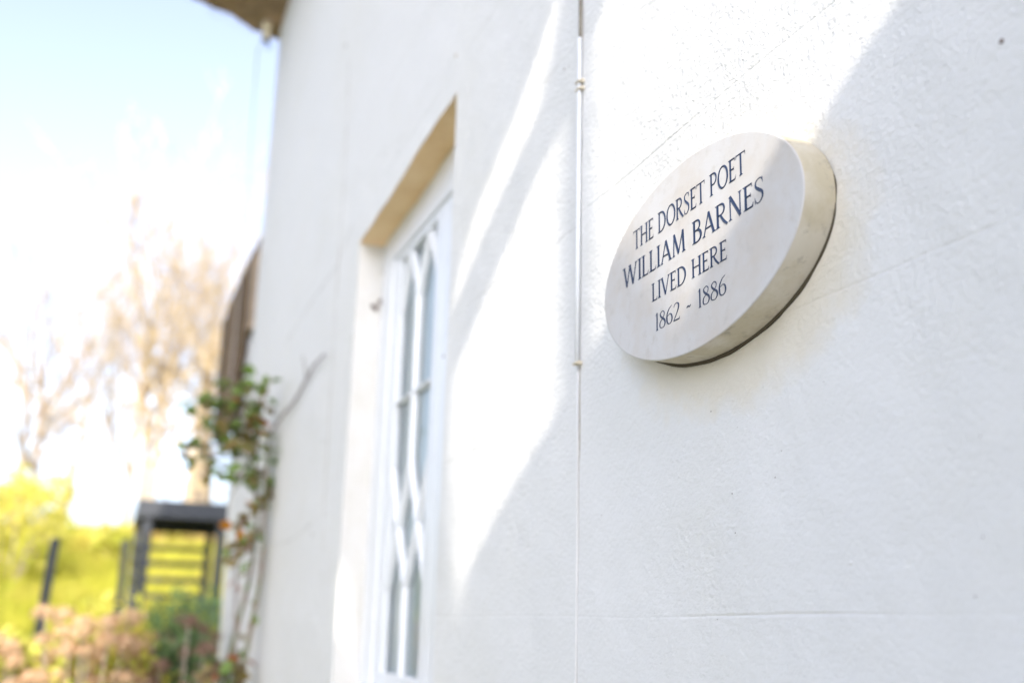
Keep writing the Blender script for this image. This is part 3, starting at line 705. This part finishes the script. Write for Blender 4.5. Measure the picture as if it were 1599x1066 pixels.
# ------------------------------------------------------------------ foliage generators
def leafcloud(mb, c, rad, n, size, clump=0, mi=0, r_=rng, shell=.35):
    for i in range(n):
        while True:
            d = Vector((r_.uniform(-1,1), r_.uniform(-1,1), r_.uniform(-1,1)))
            if .02 < d.length < 1: break
        k = d.length; d = d.normalized()*(shell+(1-shell)*k)
        lump = 1+.35*noise.noise(d*2.2+Vector(c))
        p = Vector((c[0]+d.x*rad[0]*lump, c[1]+d.y*rad[1]*lump, c[2]+d.z*rad[2]*lump))
        u = Vector((r_.gauss(0,1), r_.gauss(0,1), r_.gauss(0,1))).normalized(); v = u.orthogonal().normalized()
        v = (v+u.cross(v)*r_.uniform(-1,1)).normalized(); s_ = size*r_.uniform(.6,1.3)
        w_ = u.cross(v)*s_*.15
        mb.add([p-u*s_*.5, p+v*s_*.28+w_, p+u*s_*.5, p-v*s_*.28+w_], [(0,1,2,3)], mi)
def stems(mb, c, base, k, r0, spread, r_=rng):
    for i in range(k):
        a_ = r_.uniform(0, 6.28); e_ = Vector((c[0]+math.cos(a_)*spread[0]*.6, c[1]+math.sin(a_)*spread[1]*.6, c[2]+spread[2]*r_.uniform(-.2,.6)))
        b_ = Vector((base[0]+math.cos(a_)*.1, base[1]+math.sin(a_)*.1, base[2]))
        mb.tube([b_, b_.lerp(e_,.5)+Vector((r_.uniform(-.08,.08),r_.uniform(-.08,.08),.05)), e_], [r0, r0*.7, r0*.3], 5)
def bush(name, label, cat, c, rad, n, size, m, group=None, lumps=5):
    z0 = hz(c[0], c[1])-.05
    t_ = thing(name, label, cat, (c[0], c[1], z0), group)
    mb = MB(); stems(mb, c, (c[0], c[1], z0), 9, .02*max(1, rad[2]), rad); part(mb, 'stem', BARK2, t_)
    mb = MB(); leafcloud(mb, c, rad, n//2, size)
    for i in range(lumps):
        a_ = rng.uniform(0, 6.28); q = (c[0]+math.cos(a_)*rad[0]*.6, c[1]+math.sin(a_)*rad[1]*.6, c[2]+rad[2]*rng.uniform(-.3,.7))
        leafcloud(mb, q, [v_*rng.uniform(.35,.5) for v_ in rad], n//2//lumps, size)
    part(mb, 'foliage', m, t_)
    return t_

# ------------------------------------------------------------------ bare trees beyond the bank
def tree(label, base, height, lean, seed, m=BARK, nst=1, spread=.56, twig=.016, r0=None, depth=4, leafmat=None, group='bare trees beyond the garden'):
    r_ = random.Random(seed)
    t_ = thing('bare_tree', label, 'tree', base, group)
    trunk = MB(); crown = MB()
    def grow(p, d, L_, r, lev):
        pts = [p]; rr = [r]; q = p.copy(); dd = d.copy(); k = 5
        for i in range(k):
            dd = (dd+Vector((r_.gauss(0,.09), r_.gauss(0,.09), r_.gauss(0.03,.05)))).normalized()
            q = q+dd*(L_/k); pts.append(q.copy()); rr.append(max(twig*.6, r*(1-.5*(i+1)/k)))
        (trunk if lev == 0 else crown).tube(pts, rr, 7 if lev < 2 else 4, cap=False)
        if lev >= depth: return
        nb = (8 if lev == 0 else 3) if lev < 3 else 2
        for i in range(nb):
            f_ = r_.uniform(.30 if lev == 0 else .25, 1.0); j = min(int(f_*k), k-1); b_ = pts[j].lerp(pts[j+1], f_*k-j)
            ax = Vector((r_.gauss(0,1), r_.gauss(0,1), r_.gauss(0,.4))).normalized()
            nd = (dd*(1-spread)+ax*spread+Vector((0,0,.16))).normalized()
            grow(b_, nd, L_*r_.uniform(.45,.68), max(twig, rr[j]*r_.uniform(.45,.62)), lev+1)
        if lev > 0: grow(pts[-1], (dd+Vector((r_.gauss(0,.2),r_.gauss(0,.2),0))).normalized(), L_*.6, rr[-1], lev+1)
    for s_ in range(nst):
        d = Vector((r_.uniform(-.08,.08), lean+r_.uniform(-.13,.13)*(nst > 1), 1)).normalized()
        grow(Vector(base)+Vector((r_.uniform(-.2,.2)*(nst-1), r_.uniform(-.35,.35)*(nst-1), -.2)), d, height*.62, r0 or height*.016, 0)
    part(trunk, 'trunk', m, t_, smooth=True)
    part(crown, 'crown', m, t_)
    return t_
def tb(px, X): 
    y = at(px, 850, X)[1]; return (X, y, hz(X, y))
tree('tall bare tree with several pale stems rising behind the deck', tb(238,34), 10.5, -.01, 3, BARK, nst=4, r0=.13)
tree('slender bare tree standing clear of the others above the yellow bushes', tb(92,36), 8.5, 0, 9, BARK, nst=1, r0=.13, depth=3)
tree('bare tree at the far left edge with crooked grey boughs', tb(5,33), 8.6, .03, 17, BARK2, nst=2, r0=.13, depth=3)
tree('bare pale tree close behind the thatched hood of the end bay', tb(312,38), 10.0, 0, 23, BARK, nst=2, r0=.09, depth=3)
tree('thin leaning bare tree between the slender tree and the tall one', tb(160,44), 9.0, .02, 31, BARK2, nst=1, r0=.08, depth=4)
# evergreen-gold tree behind the hood
X = 36; y = at(330,570,X)[1]; zc = at(330,570,X)[2]
t_ = thing('golden_tree', 'golden budding tree beside the thatched hood of the end bay', 'tree', (X, y, hz(X,y)))
mb = MB(); mb.tube([(X,y,hz(X,y)-.2),(X,y,zc-1),(X,y+.1,zc+1.2)], [.2,.13,.03], 8); part(mb, 'trunk', BARK, t_)
mb = MB()
for i in range(9):
    a_ = rng.uniform(0,6.28); leafcloud(mb, (X+math.cos(a_)*.8, y+math.sin(a_)*.7, zc+rng.uniform(-2.0,1.1)), (.7,.6,.6), 60, .12, shell=.1)
part(mb, 'crown', OLEAF, t_)

# ------------------------------------------------------------------ bushes on the bank
def bz(px, py, X): return at(px, py, X)
specs = [  # px, py centre, X, half width m, half height m, material, label
 (20,830,19,.95,.95,YLEAF,'large yellow green bush at the left edge of the bank'),
 (75,875,22,.75,.6,YLEAF,'rounded yellow bush behind the leaning post'),
 (135,870,24,1.0,.5,YLEAF,'broad yellow bush midway between the post and the deck'),
 (185,880,21,.55,.6,YLEAF,'small yellow green bush just left of the deck'),
 (255,855,27,.9,.45,OLEAF,'russet bush seen between the upper rails of the deck'),
 (310,860,28,.8,.5,OLEAF,'russet bush behind the right hand deck post'),
 (40,790,30,1.2,.8,YLEAF,'pale golden bush high on the bank at far left'),
 (120,845,31,1.2,.35,OLEAF,'pale russet thicket below the slender bare tree'),
 (190,845,33,1.1,.4,YLEAF,'golden thicket at the foot of the tall bare tree'),
]
for (px,py,X,rw,rh,m,lb) in specs:
    c = bz(px,py,X); zg = hz(X,c[1]); top = c[2]+rh*.9; cz = (zg+top)/2
    bush('bush', lb, 'bush', (X, c[1], cz), (rw, rw, (top-zg)/2+.1), 1500, .13 if X < 25 else .17, m, 'bushes on the bank')
# low front plants
for i,(px,py,X,rw,rh,lb) in enumerate([(258,950,10.2,.20,.28,'grey green feathery shrub nearest the deck leg'),(300,940,9.6,.22,.30,'middle feathery green shrub under the deck steps'),(337,930,9.0,.13,.30,'narrow feathery green shrub against the white end bay')]):
    c = at(px,py,X); zg = hz(X,c[1]); top = c[2]+rh*.4; 
    bush('feathery_shrub', lb, 'shrub', (X, c[1], (zg+top)/2), (rw,rw,(top-zg)/2), 1700, .05, DGLEAF, 'feathery green shrubs below the deck')
# grass and flowers on the bank
mb = MB()
for i in range(26000):
    x = rng.uniform(8.8, 34)**1.0; yl = at(-60,900,x)[1]; yr = at(420,900,x)[1]
    y = rng.uniform(yr, yl); z = hz(x, y)-.02; h = rng.uniform(.12,.32)*(1+x/40); a_ = rng.uniform(0,6.28); s_ = .012+.0012*x
    dx, dy = math.cos(a_)*s_, math.sin(a_)*s_; lx, ly = rng.gauss(0,.3)*h, rng.gauss(0,.3)*h
    mb.add([(x-dx,y-dy,z),(x+dx,y+dy,z),(x+lx,y+ly,z+h)], [(0,1,2)])
tag(mb.build('grass', GRASS), kind='stuff')

# ------------------------------------------------------------------ hydrangeas with dried mopheads
def mophead(seed, m=None):
    r_ = random.Random(seed); mb = MB()
    for i in range(90):
        d = Vector((r_.gauss(0,1), r_.gauss(0,1), r_.gauss(.15,1))).normalized()
        if d.z < -.75: continue
        R_ = .060*(1+r_.uniform(-.42,.25)); c_ = Vector((d.x*R_*1.1, d.y*R_*1.1, d.z*R_*.85)); u = d.orthogonal().normalized(); v = d.cross(u)
        a0 = r_.uniform(0,6.28); s_ = r_.uniform(.010,.015)
        ct = c_
        for k in range(4):
            a_ = a0+k*math.pi/2; e_ = u*math.cos(a_)+v*math.sin(a_); f_ = u*math.cos(a_+1.57)+v*math.sin(a_+1.57)
            mb.add([ct, ct+e_*s_*.6+f_*s_*.5+d*.003, ct+e_*s_*1.2+d*r_.uniform(-.002,.006), ct+e_*s_*.6-f_*s_*.5+d*.003], [(0,1,2,3)])
    me = bpy.data.meshes.new('flower_head'); me.from_pydata(mb.v, [], mb.f); me.materials.append(m or HYDM); me.update(); return me
HEADS = [mophead(s_) for s_ in (1,2,3,4)]; SHADED = [mophead(s_, HYDS) for s_ in (5,6,7)]
def hydrangea(label, heads, cx_, X, rad, zc, nleaf, leaves=HYDL, hd=HEADS):
    c = (X, cx_, zc)
    t_ = thing('hydrangea', label, 'shrub', (X, cx_, hz(X,cx_)), 'hydrangeas with dried flower heads')
    sm = MB()
    for p in heads:
        sm.tube([(X+rng.uniform(-.15,.15), cx_+rng.uniform(-.12,.12), 0), (p[0]*.5+X*.5, p[1]*.6+cx_*.4, p[2]*.5), p], [.008,.006,.004], 5)
        o = bpy.data.objects.new('flower_head', rng.choice(hd)); COL.objects.link(o)
        o.location = p; o.rotation_euler = (rng.uniform(-.5,.5), rng.uniform(-.5,.5), rng.uniform(0,6.28)); s_ = rng.uniform(.55,1.0); o.scale = (s_,)*3
        rel(o, t_)
    part(sm, 'stem', BARK2, t_)
    mb = MB(); leafcloud(mb, c, rad, nleaf, .085, shell=.2); o = part(mb, 'foliage', leaves, t_)
    return t_
def scatter(n, x0, x1, pxa, pxb, toppy, seed):
    r_ = random.Random(seed); out = []; tries = 0
    while len(out) < n and tries < 4000:
        tries += 1
        X = r_.uniform(x0, x1); px = r_.uniform(pxa, pxb); py = toppy(px)+r_.random()**1.1*150
        p = at(px, py, X)
        if all((Vector(p)-Vector(q)).length > .075 for q in out): out.append(p)
    return out
topA = lambda px: 975+14*math.sin(px*.05)-.0*px
hA = scatter(40, 6.0, 7.2, -30, 70, lambda px: 1003+8*math.sin(px*.07), 1)
hB = scatter(85, 6.0, 7.2, 60, 225, lambda px: 962+10*math.sin(px*.05+1), 2)
hC = scatter(60, 6.2, 7.4, 228, 338, lambda px: 975+8*math.sin(px*.08), 3)
ya = at(20,1030,6.6)[1]; yb = at(145,1030,6.6)[1]; yc = at(285,1030,6.6)[1]
hydrangea('sunlit hydrangea with dried salmon flower heads at the left corner', hA, ya, 6.6, (.35,.26,.5), .93, 900)
hydrangea('largest sunlit hydrangea with dried salmon heads in front of the bank', hB, yb, 6.6, (.45,.42,.60), .97, 1900)
hydrangea('shaded hydrangea with shade-darkened flower heads beside the end of the wall', hC, yc, 6.7, (.35,.22,.56), .97, 800, leaves=DGLEAF, hd=SHADED)

# ------------------------------------------------------------------ climbing rose
RX = 5.5
rose = thing('climbing_rose', 'climbing rose with green and red leaves growing up the cottage corner', 'climbing rose', (5.5,-.66,0))
leafme = {}
def leaf_mesh(m):
    if m.name in leafme: return leafme[m.name]
    n = 5; vs = [(0,0,0)]; 
    prof = [(.12,.35),(.3,.9),(.52,1.0),(.75,.75),(.92,.3)]
    L_ = []; R2 = []; C_ = []
    for (t_, w_) in prof:
        zf = .06*math.sin(t_*3)
        C_.append((t_, 0, zf)); L_.append((t_, .33*w_, zf+.09*w_)); R2.append((t_, -.33*w_, zf+.09*w_))
    vs = [(0,0,0)]+C_+L_+R2+[(1.05,0,-.04)]
    fs = [(0,1,6),(0,11,1)]
    for i in range(4): fs += [(1+i,2+i,7+i,6+i),(1+i,11+i,12+i,2+i)]
    fs += [(5,16,10),(5,15,16)]
    me = bpy.data.meshes.new('leaf'); me.from_pydata(vs, [], fs); me.materials.append(m)
    me.polygons.foreach_set('use_smooth', [True]*len(fs)); me.update(); leafme[m.name] = me; return me
def rp(px, py, X=RX): return Vector(at(px, py, X))
def stem_part(pts, r0, r1, m=STEM, name='stem'):
    P_ = []
    k = len(pts)
    for j in range(k-1):
        for u in (0,.25,.5,.75):
            p0,p1,p2,p3 = pts[max(j-1,0)],pts[j],pts[j+1],pts[min(j+2,k-1)]
            P_.append(.5*((2*p1)+(p2-p0)*u+(2*p0-5*p1+4*p2-p3)*u*u+(3*p1-p0-3*p2+p3)*u**3))
    P_.append(pts[-1]); n = len(P_)
    mb = MB(); mb.tube(P_, [r0+(r1-r0)*i/(n-1) for i in range(n)], 8)
    for i in range(0, n, 2):   # thorns
        a_ = rng.uniform(0,6.28); d = Vector((math.cos(a_), math.sin(a_), .1)); r_ = r0+(r1-r0)*i/n
        mb.tube([P_[i]+d*r_*.7, P_[i]+d*(r_+.007)], [.0025,.0004], 4)
    part(mb, name, m, rose, smooth=True); return P_
g0 = Vector((5.5,-.66,0))
sA = stem_part([g0, rp(352,1085), rp(362,1010), rp(378,950), rp(392,890), rp(400,820), rp(398,760), rp(400,700), rp(408,640), rp(412,600)], .013, .005)
sB = stem_part([g0+Vector((.03,-.02,0)), rp(375,1080,5.45), rp(388,1000,5.45), rp(402,930,5.45), rp(410,860,5.45), rp(413,790,5.45), rp(417,720,5.42), rp(420,680,5.4)], .013, .007)
sC = stem_part([g0+Vector((.0,.04,0)), rp(362,1080), rp(366,1000), rp(369,920), rp(370,850), rp(378,810)], .009, .004, m=TWIG)
wl = lambda px, py, y: Vector(onwall(px, py, y))
sD = stem_part([rp(420,680,5.4), wl(440,650,-.775), wl(462,622,-.785), wl(482,585,-.785), wl(492,568,-.783), wl(507,553,-.78)], .008, .003, m=TWIG, name='bare_branch')
stem_part([wl(478,592,-.785), wl(476,570,-.775), wl(472,556,-.77)], .003, .0015, m=TWIG, name='twig')
stem_part([sA[28], rp(375,745), rp(350,730), rp(320,705), rp(298,700)], .006, .002)
stem_part([sA[30], rp(385,690), rp(360,660), rp(340,630), rp(332,615)], .006, .002)
stem_part([sA[30], rp(380,740), rp(362,770), rp(352,790)], .005, .002)
LP = []
def clump(px, py, sx, sy, n, mats_, X=RX, size=.074):
    for i in range(n):
        LP.append((rng.gauss(px, sx), rng.gauss(py, sy), X+rng.uniform(-.14,.10), rng.choice(mats_), size*rng.uniform(.75,1.25)))
Gm, Bm, Rm, Om = ROSE_G, ROSE_B, ROSE_R, ROSE_O
clump(345,628,14,12,15,[Gm,Gm,Gm,Bm]); clump(385,618,16,12,20,[Gm,Gm,Bm]); clump(412,597,6,7,6,[Gm,Bm]); clump(405,640,12,12,10,[Gm,Bm,Gm])
clump(400,655,7,8,8,[Om,Rm,Bm]); clump(370,685,16,14,18,[Gm,Gm,Gm,Bm]); clump(345,670,10,10,8,[Gm]); clump(395,700,14,12,14,[Gm,Bm,Bm])
clump(340,730,14,9,14,[Gm,Bm]); clump(305,698,9,6,7,[Gm,Bm]); clump(286,712,5,6,4,[Gm,Bm]); clump(318,640,5,8,5,[Gm])
clump(438,714,4,7,4,[Gm]); clump(400,750,14,10,12,[Gm,Bm,Gm]); clump(395,725,12,8,8,[Gm]); clump(345,590,6,8,3,[Gm])
clump(408,790,8,10,6,[Gm,Bm]); clump(376,808,6,6,4,[Rm,Bm,Gm],size=.06); clump(380,845,11,14,12,[Gm,Bm,Gm,Rm,Om],size=.065); clump(370,862,9,12,8,[Bm,Rm,Gm],size=.06)
clump(390,875,8,10,4,[Gm,Bm],size=.06); clump(370,900,6,8,2,[Bm,Rm],size=.05); clump(372,1033,8,8,8,[Rm,Bm,Gm]); clump(330,1045,16,10,12,[Bm,Gm,Rm,Gm],5.4); clump(362,1055,8,8,5,[Gm,Bm])
clump(330,650,24,16,16,[Gm,Gm,Bm],size=.07); clump(385,670,24,30,20,[Gm,Bm,Om,Gm,Bm],size=.07); clump(400,760,10,20,12,[Gm,Bm],size=.06); clump(385,850,14,24,14,[Gm,Bm,Om,Rm],size=.06); clump(385,960,12,30,6,[Gm,Bm],size=.05)
tw = MB()
allst = [p for st in (sA,sB,sC) for p in st]
for (px,py,X,m,s_) in LP[:299]:
    p = rp(px,py,X)
    if p.y < -.785: p.y = -.78
    o = bpy.data.objects.new('leaf', leaf_mesh(m)); COL.objects.link(o); o.location = p
    o.scale = (s_,s_,s_); o.rotation_euler = (rng.uniform(-1.2,1.2), rng.uniform(-.3,1.0), rng.uniform(0,6.28)); rel(o, rose)
    q = min(allst, key=lambda a_: (a_-p).length)
    if (q-p).length < .45: tw.tube([q, q.lerp(p,.5)+Vector((0,0,.01)), p], [.0022,.0016,.001], 4)
o = part(tw, 'leaf_stalks', STEM, rose); o['kind'] = 'stuff'
